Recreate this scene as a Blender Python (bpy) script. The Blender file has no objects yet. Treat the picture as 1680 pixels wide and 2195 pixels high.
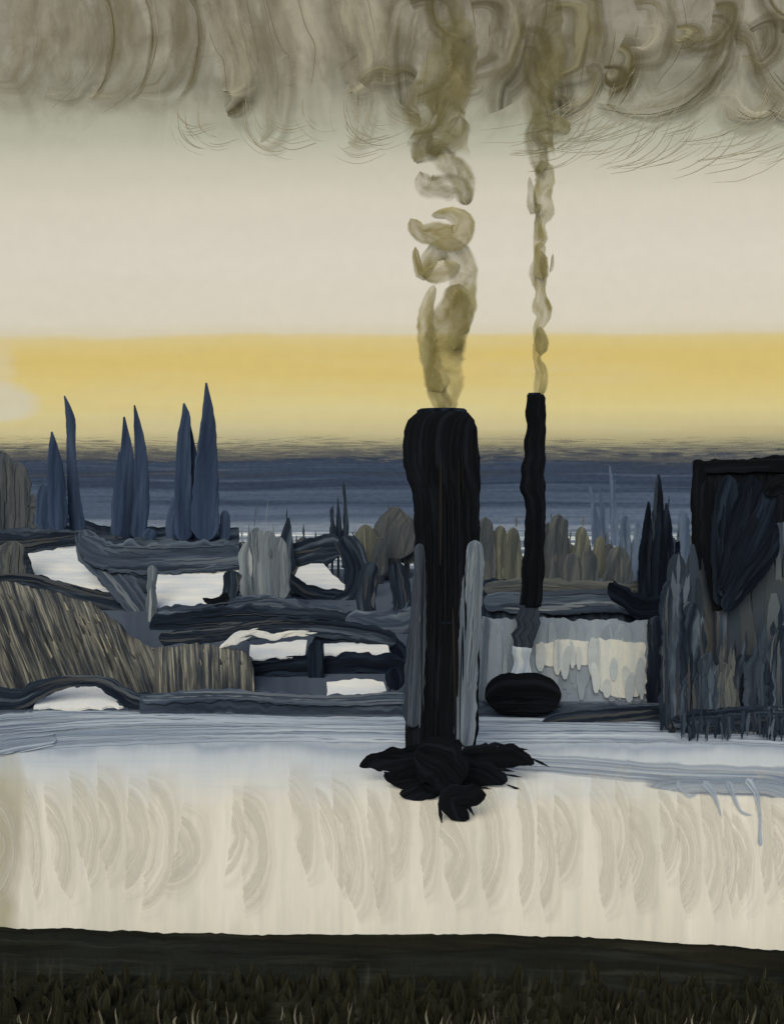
import bpy, math, random
from mathutils import Vector, noise
random.seed(7)
C=bpy.context.scene.collection
f=2200.0; CX=840.0; YH=1000.0; H=30.0
KV=(.93,.93,1.0); KH=(.80,.80,.84)
def P(x,y,D): return Vector(((x-CX)/f*D, D, H-(y-YH)/f*D))
def gy(D): return YH+H*f/D
def gD(y): return H*f/(y-YH)
def G(x,y,z=0.0):
    D=(H-z)*f/(y-YH); return Vector(((x-CX)/f*D,D,z))
def lin(h,K=1.0):
    o=[]
    if isinstance(K,(int,float)): K=(K,K,K)
    for i in (0,2,4):
        c=int(h[i:i+2],16)/255
        c=c/12.92 if c<=.04045 else ((c+.055)/1.055)**2.4
        o.append(min(c/K[i//2],.95))
    return (o[0],o[1],o[2],1)
# ---------------------------------------------------------------- materials
def mat(name,ramp,mode='noise',sc=(.6,8,1),dist=.3,detail=3,amt=.12,grain=.10,
        emit=False,K=KV,island=.25,streak=None,fade=None,alpha=None,lo=.33,hi=.67,tilt=0,patch=None):
    """alpha=(low, high, soft_edges)"""
    m=bpy.data.materials.new(name); m.use_nodes=True; nt=m.node_tree; N=nt.nodes; L=nt.links; N.clear()
    KK=1 if emit else K
    def nd(t,**k):
        n=N.new(t)
        for a,b in k.items(): setattr(n,a,b)
        return n
    def math_(op,a,b=None,clamp=False):
        n=nd('ShaderNodeMath',operation=op,use_clamp=clamp)
        for i,v in enumerate((a,b)):
            if v is None: continue
            if isinstance(v,(int,float)): n.inputs[i].default_value=v
            else: L.new(v,n.inputs[i])
        return n.outputs[0]
    tc=nd('ShaderNodeTexCoord'); oi=nd('ShaderNodeObjectInfo')
    src=tc.outputs['UV']
    off=nd('ShaderNodeCombineXYZ'); r=math_('MULTIPLY',oi.outputs['Random'],37.0)
    L.new(r,off.inputs[2])
    def noi(s,dt=detail,ds=dist,lo=lo,hi=hi,ofs=0):
        mp=nd('ShaderNodeMapping'); L.new(src,mp.inputs[0]); mp.inputs['Scale'].default_value=s
        mp.inputs['Location'].default_value=(ofs,ofs,ofs)
        ad=nd('ShaderNodeVectorMath',operation='ADD'); L.new(mp.outputs[0],ad.inputs[0]); L.new(off.outputs[0],ad.inputs[1])
        n=nd('ShaderNodeTexNoise'); L.new(ad.outputs[0],n.inputs['Vector'])
        n.inputs['Scale'].default_value=1; n.inputs['Detail'].default_value=dt; n.inputs['Distortion'].default_value=ds
        n.inputs['Roughness'].default_value=.6
        mr=nd('ShaderNodeMapRange'); L.new(n.outputs['Fac'],mr.inputs[0]); mr.inputs[1].default_value=lo; mr.inputs[2].default_value=hi
        return mr.outputs[0]
    n1=noi(sc)
    sep=nd('ShaderNodeSeparateXYZ'); L.new(src,sep.inputs[0])
    if mode=='band':
        v=sep.outputs[1]
        if tilt: v=math_('ADD',v,math_('MULTIPLY',sep.outputs[0],tilt))
        fac=math_('ADD',v,math_('MULTIPLY',math_('SUBTRACT',n1,.5),amt))
    else: fac=n1
    cr=nd('ShaderNodeValToRGB'); L.new(fac,cr.inputs[0]); e=cr.color_ramp.elements
    e.remove(e[1]); e[0].position=ramp[0][0]; e[0].color=lin(ramp[0][1],KK)
    for p,h in ramp[1:]:
        q=e.new(p); q.color=lin(h,KK)
    col=cr.outputs[0]
    def mix(a,b,fc,bt='MIX'):
        n=nd('ShaderNodeMix',data_type='RGBA',blend_type=bt); 
        if isinstance(fc,(int,float)): n.inputs[0].default_value=fc
        else: L.new(fc,n.inputs[0])
        L.new(a,n.inputs[6])
        if isinstance(b,tuple): n.inputs[7].default_value=b
        else: L.new(b,n.inputs[7])
        return n.outputs[2]
    if streak:
        for q_,st in enumerate(streak if isinstance(streak,list) else [streak]):
            h,lo_,hi_,ss=st[:4]; s=noi(ss,5,(st[6] if len(st)>6 else .2),lo_,hi_,ofs=5.3+q_*3.7)
            if len(st)>4: s=math_('MULTIPLY',s,st[4])
            if len(st)>5 and st[5]:
                a,b=st[5]; mr=nd('ShaderNodeMapRange'); L.new(sep.outputs[1],mr.inputs[0]); mr.inputs[1].default_value=a; mr.inputs[2].default_value=b
                s=math_('MULTIPLY',s,mr.outputs[0])
            col=mix(col,lin(h,KK),s)
    if patch:
        for (h,cx,cy,rx,ry,am) in patch:
            a=math_('DIVIDE',math_('SUBTRACT',sep.outputs[0],cx),rx); b=math_('DIVIDE',math_('SUBTRACT',sep.outputs[1],cy),ry)
            d=math_('ADD',math_('MULTIPLY',a,a),math_('MULTIPLY',b,b))
            d=math_('ADD',d,math_('MULTIPLY',math_('SUBTRACT',n1,.5),.9))
            k=math_('MULTIPLY',math_('MULTIPLY',math_('SUBTRACT',1.0,d,True),1.4,True),am)
            col=mix(col,lin(h,KK),k)
    g=noi((sc[0]*12+6,sc[1]*3+6,20),2,0,.3,.7,ofs=1.7)
    gv=math_('ADD',math_('MULTIPLY',g,grain),1-grain/2)
    if island:
        ge=nd('ShaderNodeNewGeometry')
        gv=math_('MULTIPLY',gv,math_('ADD',math_('MULTIPLY',ge.outputs['Random Per Island'],island),1-island/2))
    cc=nd('ShaderNodeCombineXYZ'); 
    for i in range(3): L.new(gv,cc.inputs[i])
    col=mix(col,cc.outputs[0],1.0,'MULTIPLY')
    out=nd('ShaderNodeOutputMaterial')
    if emit: sh=nd('ShaderNodeEmission')
    else: sh=nd('ShaderNodeBsdfDiffuse'); sh.inputs[1].default_value=.8
    L.new(col,sh.inputs[0]); res=sh.outputs[0]; a=None
    if fade:
        va,vb,fs=fade
        q=math_('DIVIDE',math_('SUBTRACT',sep.outputs[1],va),vb-va)
        nn=noi(fs,4,0,.25,.75,ofs=9)
        a=math_('ADD',math_('MULTIPLY',math_('SUBTRACT',nn,q),3.0),.5,True)
    if alpha:
        nn=noi((sc[0]*1.5,sc[1]*1.4,1),4,.5,.32,.64,ofs=3)
        a=math_('ADD',math_('MULTIPLY',nn,alpha[1]-alpha[0]),alpha[0],True)
        if alpha[2]:
            ed=math_('MULTIPLY',math_('MULTIPLY',sep.outputs[1],math_('SUBTRACT',1.0,sep.outputs[1])),alpha[2],True)
            a=math_('MULTIPLY',a,ed)
    if a is not None:
        tr=nd('ShaderNodeBsdfTransparent'); mx=nd('ShaderNodeMixShader'); L.new(a,mx.inputs[0]); L.new(tr.outputs[0],mx.inputs[1]); L.new(res,mx.inputs[2]); res=mx.outputs[0]
    L.new(res,out.inputs[0])
    return m
# ---------------------------------------------------------------- mesh helpers
def tag(o,label=None,cat=None,group=None,kind=None):
    if label: o['label']=label
    if cat: o['category']=cat
    if group: o['group']=group
    if kind: o['kind']=kind
    return o
def thing(name,label,cat,loc,group=None):
    o=bpy.data.objects.new(name,None); C.objects.link(o); o.location=loc; o.empty_display_size=.5
    return tag(o,label,cat,group)
def wloc(o):
    v=Vector((0,0,0))
    while o: v=v+o.location; o=o.parent
    return v
class MB:
    def __init__(s): s.v=[];s.f=[];s.uv=[];s.mi=[]
    def add(s,v,uv=(0,0)): s.v.append(Vector(v)); s.uv.append(uv); return len(s.v)-1
    def face(s,*i,mi=0): s.f.append(i); s.mi.append(mi)
    def build(s,name,m,parent=None,loc=None,smooth=True):
        base=wloc(parent) if parent else (Vector(loc) if loc is not None else Vector((0,0,0)))
        me=bpy.data.meshes.new(name); me.from_pydata([tuple(v-base) for v in s.v],[],s.f)
        ul=me.uv_layers.new(name='UVMap')
        for l in me.loops: ul.data[l.index].uv=s.uv[l.vertex_index]
        ml=(m if isinstance(m,list) else [m]+([HAIR.get(m.name)] if HAIR.get(m.name) else [m]))
        for i,p in enumerate(me.polygons): p.use_smooth=smooth; p.material_index=s.mi[i]
        for mm in ml: me.materials.append(mm)
        me.update()
        o=bpy.data.objects.new(name,me); C.objects.link(o)
        if parent: o.parent=parent
        else: o.location=base
        return o
HAIR={}
def curve(pts,step=7):
    out=[];n=len(pts)
    for i in range(n-1):
        p0=pts[max(i-1,0)];p1=pts[i];p2=pts[i+1];p3=pts[min(i+2,n-1)]
        L=math.hypot(p2[0]-p1[0],p2[1]-p1[1]); k=max(2,int(L/step))
        for j in range(k):
            t=j/k; r=[]
            for a in range(len(p1)):
                r.append(.5*((2*p1[a])+(-p0[a]+p2[a])*t+(2*p0[a]-5*p1[a]+4*p2[a]-p3[a])*t*t+(-p0[a]+3*p1[a]-3*p2[a]+p3[a])*t**3))
            r[2]=max(r[2],.5); out.append(tuple(r))
    out.append(tuple(pts[-1])); return out
def frames(q):
    s=0;o=[]
    for i,p in enumerate(q):
        a=q[max(i-1,0)];b=q[min(i+1,len(q)-1)]
        tx,ty=b[0]-a[0],b[1]-a[1];l=math.hypot(tx,ty) or 1
        if i: s+=math.hypot(p[0]-q[i-1][0],p[1]-q[i-1][1])
        o.append((p[0],p[1],p[2],tx/l,ty/l,s))
    return o
def tube(mb,pts,D,ratio=.3,seg=16,jit=.08,r0=True,r1=True,fleck=0,fl=40,fw=5,jf=.035,mi=0,step=7,hairs=None,hw=(2,8)):
    fr=frames(curve(pts,step)); T=fr[-1][5]; sd=random.random()*99
    rings=[]; wm=sum(q[2] for q in fr)/len(fr)
    for (x,y,w,tx,ty,s) in fr:
        k=1
        if r0 and s<w/2: k=math.sqrt(max(.02,1-(1-s/(w/2))**2))
        if r1 and T-s<w/2: k=min(k,math.sqrt(max(.02,1-(1-(T-s)/(w/2))**2)))
        nx,ny=-ty,tx
        ja=1+jit*2*noise.noise((s*jf,sd,0))+jit*.8*noise.noise((s*jf*6,sd,3)); jb=1+jit*2*noise.noise((s*jf,sd,7))+jit*.8*noise.noise((s*jf*6,sd,9))
        ring=[]
        for j in range(seg):
            a=2*math.pi*j/seg; c=math.cos(a); e=(ja if c>0 else jb)*k*w/2
            p=P(x+nx*c*e,y+ny*c*e,D)
            p.y-=math.sin(a)*k*w/2*ratio*D/f
            vv=(c*.5+.5)*w/100
            ring.append(mb.add(p,(s/100+sd,vv*1.3)))
        rings.append(ring)
    for i in range(len(rings)-1):
        for j in range(seg):
            mb.face(rings[i][j],rings[i][(j+1)%seg],rings[i+1][(j+1)%seg],rings[i+1][j],mi=mi)
    mb.face(*rings[0][::-1],mi=mi); mb.face(*rings[-1],mi=mi)
    if hairs is None: hairs=int(T*wm/1900)
    for _ in range(hairs):
        o=random.uniform(-1.0,1.0); n=len(fr); ln=random.randint(4,max(5,int(n*.8)))
        a=random.randint(0,max(0,n-ln)); b=min(n,a+ln)
        if b-a<4: continue
        hwid=min(random.uniform(*hw),wm*.25); last=None; lf=random.uniform(.03,.22)*D/130; cu=random.random()*60; cv=random.random()*9
        for i in range(a,b):
            (x,y,w,tx,ty,s)=fr[i]; nx,ny=-ty,tx; k=max(0,math.sin(math.pi*(i-a)/(b-1-a)))**.5*hwid/2+.1
            e=o*w/2*.95+2.5*noise.noise((s*.05,o*9,sd)); dep=w/2*ratio*math.sqrt(max(0,1-o*o))*D/f+lf
            q=[]
            for g in (-1,1):
                p=P(x+nx*(e+k*g),y+ny*(e+k*g),D); p.y-=dep; q.append(mb.add(p,(cu+s/900,cv)))
            if last: mb.face(last[0],last[1],q[1],q[0],mi=1)
            last=q
    for _ in range(fleck):
        (x,y,w,tx,ty,s)=random.choice(fr); nx,ny=-ty,tx; o=random.uniform(-1,1)
        if random.random()<.35: o=math.copysign(random.uniform(.85,1.0),o)
        e=o*w/2; l=fl*random.uniform(.4,1); ww=fw*random.uniform(.4,1)/2
        dep=w/2*ratio*math.sqrt(max(0,1-min(1,o*o)))*1.05*D/f+random.uniform(.02,.2)
        a=random.uniform(-.12,.12); dx=tx*math.cos(a)-ty*math.sin(a); dy=tx*math.sin(a)+ty*math.cos(a)
        bx,by=x+nx*e,y+ny*e
        ps=[(bx-nx*ww*.5,by-ny*ww*.5),(bx+nx*ww*.5,by+ny*ww*.5),(bx+dx*l*.5+nx*ww,by+dy*l*.5+ny*ww),(bx+dx*l,by+dy*l),(bx+dx*l*.5-nx*ww,by+dy*l*.5-ny*ww)]
        ids=[]
        for k,(u,v) in enumerate(ps):
            p=P(u,v,D); p.y-=dep; ids.append(mb.add(p,(s/100+sd+k*.05,(o*.5+.5)*w/100*1.3)))
        mb.face(*ids,mi=mi)
def rib(mb,pts,mp,mi=0,jit=.08,bulge=0,nc=6,hairs=0,hmi=1,hw=(1.5,4),lift=0,up=0,r=True,soft=0):
    fr=frames(curve(pts,8)); T=fr[-1][5]; sd=random.random()*99; rows=[]
    if mi is not None:
        for (x,y,w,tx,ty,s) in fr:
            k=1
            if r and not soft: k=math.sqrt(max(.03,min(1,1-(1-min(1,s/(w/2)))**2, 1-(1-min(1,(T-s)/(w/2)))**2)))
            fd=min(1,s/soft,(T-s)/soft) if soft else 1
            nx,ny=-ty,tx; row=[]
            jj=1+jit*2*noise.noise((s*.02,sd,0))+jit*noise.noise((s*.15,sd,1))
            for j in range(nc+1):
                o=j/nc-.5; p=mp(x+nx*o*w*k*jj,y+ny*o*w*k*jj); p=p+Vector((0,-bulge*(1-4*o*o),0)) if bulge else p
                row.append(mb.add(p,(s/100+sd,j/nc*fd)))
            rows.append(row)
        for i in range(len(rows)-1):
            for j in range(nc): mb.face(rows[i][j],rows[i][j+1],rows[i+1][j+1],rows[i+1][j],mi=mi)
    for _ in range(hairs):
        o=random.uniform(-.5,.5); n=len(fr); a=random.randint(0,int(n*.6)); b=min(n,a+random.randint(max(3,n//5),max(4,int(n*.8)))); hwid=random.uniform(*hw); last=None
        if b-a<3: continue
        lf=lift*random.uniform(.6,1.6); uz=up*random.uniform(.3,1); cu=random.random()*60; cv=random.random()*9
        for i in range(a,b):
            (x,y,w,tx,ty,s)=fr[i]; nx,ny=-ty,tx; k=max(0.0,math.sin(math.pi*(i-a)/(b-1-a)))**.5*hwid/2+.1
            wob=2*noise.noise((s*.03,o*9,sd))
            q=[mb.add(mp(x+nx*(o*w+k*g+wob),y+ny*(o*w+k*g+wob))+Vector((0,-lf,uz)),(cu+s/700,cv)) for g in (-1,1)]
            if last: mb.face(last[0],last[1],q[1],q[0],mi=hmi)
            last=q
def vstreaks(mb,x0,x1,ya,yb,D,n,w=(2,7),l=(40,160),mi=1,lean=0,front=(.05,.4)):
    for _ in range(n):
        x=random.uniform(x0,x1); ln=random.uniform(*l); y=random.uniform(ya,max(ya+1,yb-ln)); ww=random.uniform(*w)/2; d=D-random.uniform(*front); cu=random.random()*60; cv=random.random()*9
        k=8; last=None; sw=random.uniform(-6,6)
        for i in range(k+1):
            t=i/k; e=ww*math.sin(math.pi*min(1,max(0,t*.96+.02)))**.4; xx=x+lean*t*ln+sw*math.sin(t*2); yy=min(y+t*ln,gy(d)-1)
            q=[mb.add(P(xx-e,yy,d),(cu+t*.3,cv)),mb.add(P(xx+e,yy,d),(cu+t*.3,cv))]
            if last: mb.face(last[0],last[1],q[1],q[0],mi=mi)
            last=q
def block(mb,x0,x1,ytop,D,dep,zb=0,jit=2.0,step=6,flat=False):
    n=max(2,int((x1-x0)/step)); sd=random.random()*50
    prev=None
    for i in range(n+1):
        x=x0+(x1-x0)*i/n
        if isinstance(ytop,list):
            y=ytop[-1][1]
            if x<=ytop[0][0]: y=ytop[0][1]
            for a,b in zip(ytop,ytop[1:]):
                if a[0]<=x<=b[0]: y=a[1]+(b[1]-a[1])*(x-a[0])/(b[0]-a[0]+1e-6)
        else: y=ytop
        y+=jit*noise.noise((x*.05,sd,0))*2+jit*.6*noise.noise((x*.3,sd,0))
        t=P(x,y,D); X=t.x; zt=t.z; rowsn=8; c=[]
        for k in range(rowsn+1):
            z=zb+(zt-zb)*k/rowsn
            jx=(jit*.4*D/f*noise.noise((z*.8,sd+(0 if i==0 else 9),1))*2) if i in(0,n) else 0
            c.append(mb.add((X+jx,D,z),((zt-z)*f/D/100,x/100)))
        zk=zt if flat else zt-max(0,dep*(H-zt)/D*1.1)
        Xb=X*(D+dep)/D
        c.append(mb.add((Xb,D+dep,zk),(-.5,x/100))); c.append(mb.add((Xb,D+dep,zb),(-3,x/100)))
        if prev:
            for k in range(len(c)): mb.face(prev[k],c[k],c[(k+1)%len(c)],prev[(k+1)%len(c)])
        else: first=c
        prev=c
    mb.face(*first[::-1]); mb.face(*prev)
def roofpoly(pts,Df,Db):
    ys=[p[1] for p in pts]; y0,y1=min(ys),max(ys)
    return [P(x,y,Db+(Df-Db)*(y-y0)/(y1-y0)) for x,y in pts]
def solid(mb,top,bot):
    n=len(top); a=[mb.add(p,(p.x*.1,p.z*.4)) for p in top]; b=[mb.add(p,(p.x*.1,p.z*.4)) for p in bot]
    mb.face(*a); mb.face(*b[::-1])
    for i in range(n):
        j=(i+1)%n; mb.face(a[i],b[i],b[j],a[j])
def densify(pts,step=14,j=1.5):
    o=[]
    for i,p in enumerate(pts):
        q=pts[(i+1)%len(pts)]; n=max(1,int(math.hypot(q[0]-p[0],q[1]-p[1])/step))
        for k in range(n):
            t=k/n; jj=j if k else 0
            o.append((p[0]+(q[0]-p[0])*t+random.uniform(-jj,jj),p[1]+(q[1]-p[1])*t+random.uniform(-jj,jj)))
    return o
# ---------------------------------------------------------------- palette
M={}
def two(key,ramp,hramp,**k):
    M[key]=mat(key+'_paint',ramp,**k); h=mat(key+'_dry_strokes',hramp,sc=(1,1,1),island=.15,lo=.25,hi=.75,detail=1); HAIR[M[key].name]=h
two('navy',[(0,'29344a'),(.5,'35435c'),(1,'44526c')],[(0,'2c384d'),(1,'43506a')],sc=(.4,5,1),grain=.12)
two('navydk',[(0,'0f131b'),(.5,'181e29'),(1,'26303f')],[(0,'0f1319'),(.6,'1c222c'),(1,'343d49')],sc=(.4,5,1))
two('black',[(0,'0e1013'),(.6,'14161a'),(1,'1c1f26')],[(0,'0c0d10'),(.7,'181a1e'),(1,'2a2827')],sc=(.35,6,1))
two('slate',[(0,'303948'),(.45,'434e5f'),(.8,'596575'),(1,'717c88')],[(0,'2e3745'),(.4,'4b5565'),(.7,'68717d'),(1,'8d949c')],sc=(.35,4,1),dist=1.0)
two('slatedk',[(0,'1a202b'),(.5,'28303d'),(.8,'3c4654'),(1,'555f6d')],[(0,'161b24'),(.4,'2b3341'),(.65,'45474a'),(1,'666f7b')],sc=(.35,4,1),dist=1.0)
two('annex',[(0,'232a35'),(.5,'36404d'),(.8,'485362'),(1,'5c6775')],[(0,'20262f'),(.4,'38424f'),(.7,'4a4c4d'),(1,'5f6a77')],sc=(.35,3,1),dist=1.2)
two('slatelt',[(0,'4f5966'),(.5,'69727c'),(1,'8b9299')],[(0,'48515d'),(.5,'747c85'),(1,'9fa4a7')],sc=(.3,7,1))
two('olive',[(0,'434847'),(.5,'5a5d57'),(1,'76766a')],[(0,'464b4c'),(.6,'696a62'),(1,'828174')],sc=(.5,4,1),dist=.8)
two('olivemid',[(0,'383e45'),(.5,'4c5155'),(1,'676a67')],[(0,'333940'),(.5,'525657'),(1,'737370')],sc=(.5,4,1),dist=.8)
two('bluetree',[(0,'414e64'),(.5,'4f5d74'),(1,'647288')],[(0,'414d60'),(1,'6b788a')],sc=(.6,5,1))
two('edge',[(0,'3a4048'),(.5,'4a5057'),(1,'5c6064')],[(0,'3a4149'),(1,'5f6366')],sc=(.3,3,1))
two('pipe',[(0,'4a5564'),(.5,'5e6978'),(1,'77818d')],[(0,'454f5d'),(.5,'6a7481'),(1,'8b949d')],sc=(.3,7,1))
two('pipedk',[(0,'272c37'),(.5,'353c48'),(1,'48515d')],[(0,'242933'),(.5,'3d4551'),(1,'59626d')],sc=(.3,7,1))
two('snow',[(0,'b9bec3'),(.5,'c7c9c9'),(1,'d3d1ca')],[(0,'b2b8bf'),(1,'d0cfc8')],sc=(.8,3,1),K=(.9,.9,.93),grain=.06,island=0)
two('plinth',[(0,'8e9bad'),(.5,'a9b3c0'),(1,'c3c8cc')],[(0,'8693a5'),(1,'d0d3d4')],sc=(.5,6,1))
two('shed',[(0,'7d899a'),(.5,'8893a3'),(1,'959fac')],[(0,'808c9b'),(.6,'8c97a5'),(1,'9ba4ae')],sc=(.3,2.5,1))
two('white',[(0,'b9bec3'),(.5,'c7c9c7'),(1,'d0cec6')],[(0,'9fa9b4'),(.5,'b4bbc1'),(1,'cac9c4')],sc=(.2,3,1))
M['trunk']=mat('bark',[(0,'20242b'),(1,'3a3f47')])
M['smoke']=mat('smoke',[(0,'7d7549'),(.5,'908860'),(1,'a29c79')],sc=(1.0,1.2,1),dist=.8,grain=.04,island=.2,alpha=(.42,.97,11))
M['smokedk']=mat('smoke_dark',[(0,'625b3b'),(.5,'767050'),(1,'8f8a6c')],sc=(1.0,1.2,1),dist=.8,grain=.04,island=.25,alpha=(.2,.9,7))
M['hillock']=mat('winter_scrub',[(0,'272b33'),(.4,'3d4147'),(.65,'5d5d59'),(1,'86837a')],sc=(.7,9,1),dist=.3,detail=5,streak=[('b3ae9e',.55,.70,(.6,22,1),.75),('242830',.5,.7,(.4,5,1),.5)],island=.1)
M['brown']=mat('rust_stain',[(0,'201e1d'),(1,'2e2b28')],sc=(.4,6,1))
# ---------------------------------------------------------------- sky
def vy(y): return 1-(y+600)/1700
rs=[(1050,'5a5c5e'),(965,'8a876f'),(948,'aea580'),(925,'c6ba8b'),(880,'d4c589'),(810,'d4be77'),(765,'d2bb73'),(731,'d3c084'),(722,'d2c8ae'),(700,'d6ceba'),(560,'d7d0c1'),(430,'d1cab9'),
    (355,'c3bfac'),(290,'acad99'),(235,'9a9885'),(190,'8a8777'),(90,'898473'),(0,'908b7c'),(-300,'8c8676')]
M['sky']=mat('sky_wash',[(vy(y),h) for y,h in rs],mode='band',emit=True,sc=(.5,16,1),amt=.009,grain=.03,island=0,tilt=-.0017,
   streak=[('6c6651',.48,.66,(2.2,7,1),.6,(vy(330),vy(170)),1.6),('b2ad9a',.50,.68,(2.6,6,2),.5,(vy(300),vy(180)),1.2),('5d5742',.5,.7,(5,11,4),.45,(vy(280),vy(120)),2.2),('c9c5b6',.5,.75,(.25,9,1),.3),('c3ab66',.5,.75,(.2,22,1),.35,(vy(740),vy(760)))],
   patch=[('cbc5b2',-.04,vy(868),.26,.03,.75),('d0c6ac',-.04,vy(775),.16,.03,.45)])
mb=MB(); Ds=5000; nx=60; nz=40; ids=[]
for i in range(nx+1):
    x=-4200+10000*i/nx; row=[]
    for j in range(nz+1):
        y=1100-1700*j/nz; p=P(x,y,Ds); xx=(x-840)/840
        p.y-=max(0,abs(xx)-1.3)**2*380
        row.append(mb.add(p,(x/100/4,vy(y))))
    ids.append(row)
for i in range(nx):
    for j in range(nz): mb.face(ids[i][j],ids[i+1][j],ids[i+1][j+1],ids[i][j+1])
mb.build('sky',M['sky'])['kind']='structure'
# ---------------------------------------------------------------- hills and ground
def terrain(name,rows,m,x0,x1,nx=160,amp=0):
    mb=MB(); ids=[]
    rr=[]
    for a,b in zip(rows,rows[1:]):
        for k in range(5):
            t=k/5; rr.append(tuple(a[i]+(b[i]-a[i])*t for i in range(3)))
    rr.append(rows[-1])
    for (D,y,v) in rr:
        row=[]
        for i in range(nx+1):
            x=x0+(x1-x0)*i/nx; yy=y-amp*v*(noise.noise((x*.003,0,D*.0001))+.3*noise.noise((x*.02,2,0)))
            row.append(mb.add(P(x,yy,D),((x)/100,v)))
        ids.append(row)
    for a,b in zip(ids,ids[1:]):
        for i in range(nx): mb.face(a[i],a[i+1],b[i+1],b[i])
    o=mb.build(name,m); o['kind']='structure'; return o
M['hill']=mat('blue_hill',[(0,'757f8e'),(.08,'5e697b'),(.2,'535f73'),(.40,'495569'),(.5,'3b4659'),(.6,'323b4d'),(.7,'39455a'),(.82,'343d4e'),(.9,'444951'),(1,'525356')],mode='band',sc=(.07,7,1),amt=.42,dist=.3,detail=4,
   streak=[('727d90',.56,.8,(.15,16,1),.4,None,.1),('273042',.54,.8,(.12,12,1),.6,None,.1),('64645f',.56,.8,(.5,40,1),.6,(.6,1),.1)],fade=(.78,1.08,(2.2,42,1)),island=0,grain=.25)
terrain('hill',[(450,1147,0),(600,1108,.22),(900,1062,.48),(1400,1020,.7),(2000,985,.88),(2600,956,1)],M['hill'],-1500,3200,amp=8)
M['farhill']=mat('far_hill_haze',[(0,'4a4d53'),(.6,'63625e'),(1,'857f6a')],mode='band',sc=(.15,20,1),amt=.3,fade=(.25,1.2,(1.6,26,1)),island=0)
terrain('far_hill',[(2700,1010,0),(3200,975,.5),(3800,934,1)],M['farhill'],-1500,3200,amp=6)
M['ground']=mat('snow_ground',[(0,'cdc7b6'),(.30,'cfc9ba'),(.62,'ccc6b9'),(.70,'c3c2bc'),(.77,'b8bbbc'),(.83,'aab0b5'),(.865,'8b94a0'),(.885,'9aa2ab'),(.91,'6a7585'),(.94,'3a4350'),(1,'303845')],mode='band',sc=(.55,1.2,1),amt=.05,K=KH,dist=.6,  # last dark slate stops paint the town ground as shaded
   grain=.05,island=0,streak=[('ddd7c8',.50,.72,(1.3,.5,1),.65,(.76,.6),.5),('bab6a7',.48,.70,(1.0,.6,3),.65,(.78,.66),.6),('bfbbad',.48,.7,(3.2,.7,3),.6,(.78,.6),.5),('98a2ae',.48,.72,(.15,26,1),.35,(.6,.8)),('c2bca6',.5,.8,(.3,6,1),.4,(.2,.02))],
   patch=[('958f74',-.2,.5,.8,.5,.75)])
mb=MB(); ids=[]
def gv(y): return min(1,(2050-y)/520.0)
rows=[2600,2300,2150,2050,2000,1950,1900,1850,1800,1760,1730,1700,1680,1660,1640,1620,1600,1585,1570,1560,1550,1540,1530,1515,1500,1450,1400,1300,1220]
for y in rows:
    ids.append([mb.add(G(x,y),(x/100,gv(y))) for x in range(-2400,4201,100)])
for a,b in zip(ids,ids[1:]):
    for i in range(len(a)-1): mb.face(a[i],a[i+1],b[i+1],b[i])
mb.build('ground',M['ground'])['kind']='structure'
M['snowfar']=mat('far_snow',[(0,'46515f'),(.4,'6b7580'),(.7,'9ba3aa'),(1,'cdcdc8')],sc=(.5,2.5,1),K=KH,island=0)
mb=MB(); ids=[]
for D,z in ((296,-.02),(330,-.02),(380,-.02),(440,-.02),(470,-.05),(520,-3),(800,-3),(1500,-5),(3000,-5),(9000,-5)): ids.append([mb.add(((x-840)/f*min(D,4000),D,z),(x/100,D/30)) for x in range(-3000,4801,200)])
for a,b in zip(ids,ids[1:]):
    for i in range(len(a)-1): mb.face(a[i],a[i+1],b[i+1],b[i])
mb.build('snow_plain',M['snowfar'])['kind']='structure'
M['track']=mat('icy_track',[(0,'667283'),(.5,'84909e'),(1,'a7afb8')],sc=(.12,9,1),K=KH,alpha=(.2,.95,7),island=.2)
M['trackh']=mat('icy_ruts',[(0,'6d7887'),(.5,'8d97a3'),(1,'acb3ba')],sc=(1,1,1),lo=.25,hi=.75,detail=1,K=KH,island=.1)
mb=MB(); g=lambda x,y:G(x,y,.02)
rib(mb,[(-150,1605,36),(200,1575,48),(600,1566,44),(1000,1572,44),(1400,1574,40),(1850,1592,40)],g,hairs=34,hw=(1.2,6),up=.05)
g=lambda x,y:G(x,y,.09)
rib(mb,[(-150,1570,30),(60,1548,54),(300,1540,34),(700,1548,24),(1100,1552,26),(1500,1562,20)],g,hairs=26,hw=(1.2,6),up=.05)
rib(mb,[(-60,1625,14),(20,1600,40),(120,1585,30)],lambda x,y:G(x,y,.16),hairs=5,hw=(1.2,4),up=.04)
rib(mb,[(860,1625,20),(1200,1640,44),(1450,1660,50),(1800,1670,50)],lambda x,y:G(x,y,.02),soft=160)
rib(mb,[(1380,1670,30),(1500,1686,36),(1640,1688,44),(1760,1690,40)],lambda x,y:G(x,y,.08),soft=120)
mb.build('path',[M['track'],M['trackh']])['kind']='structure'
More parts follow.
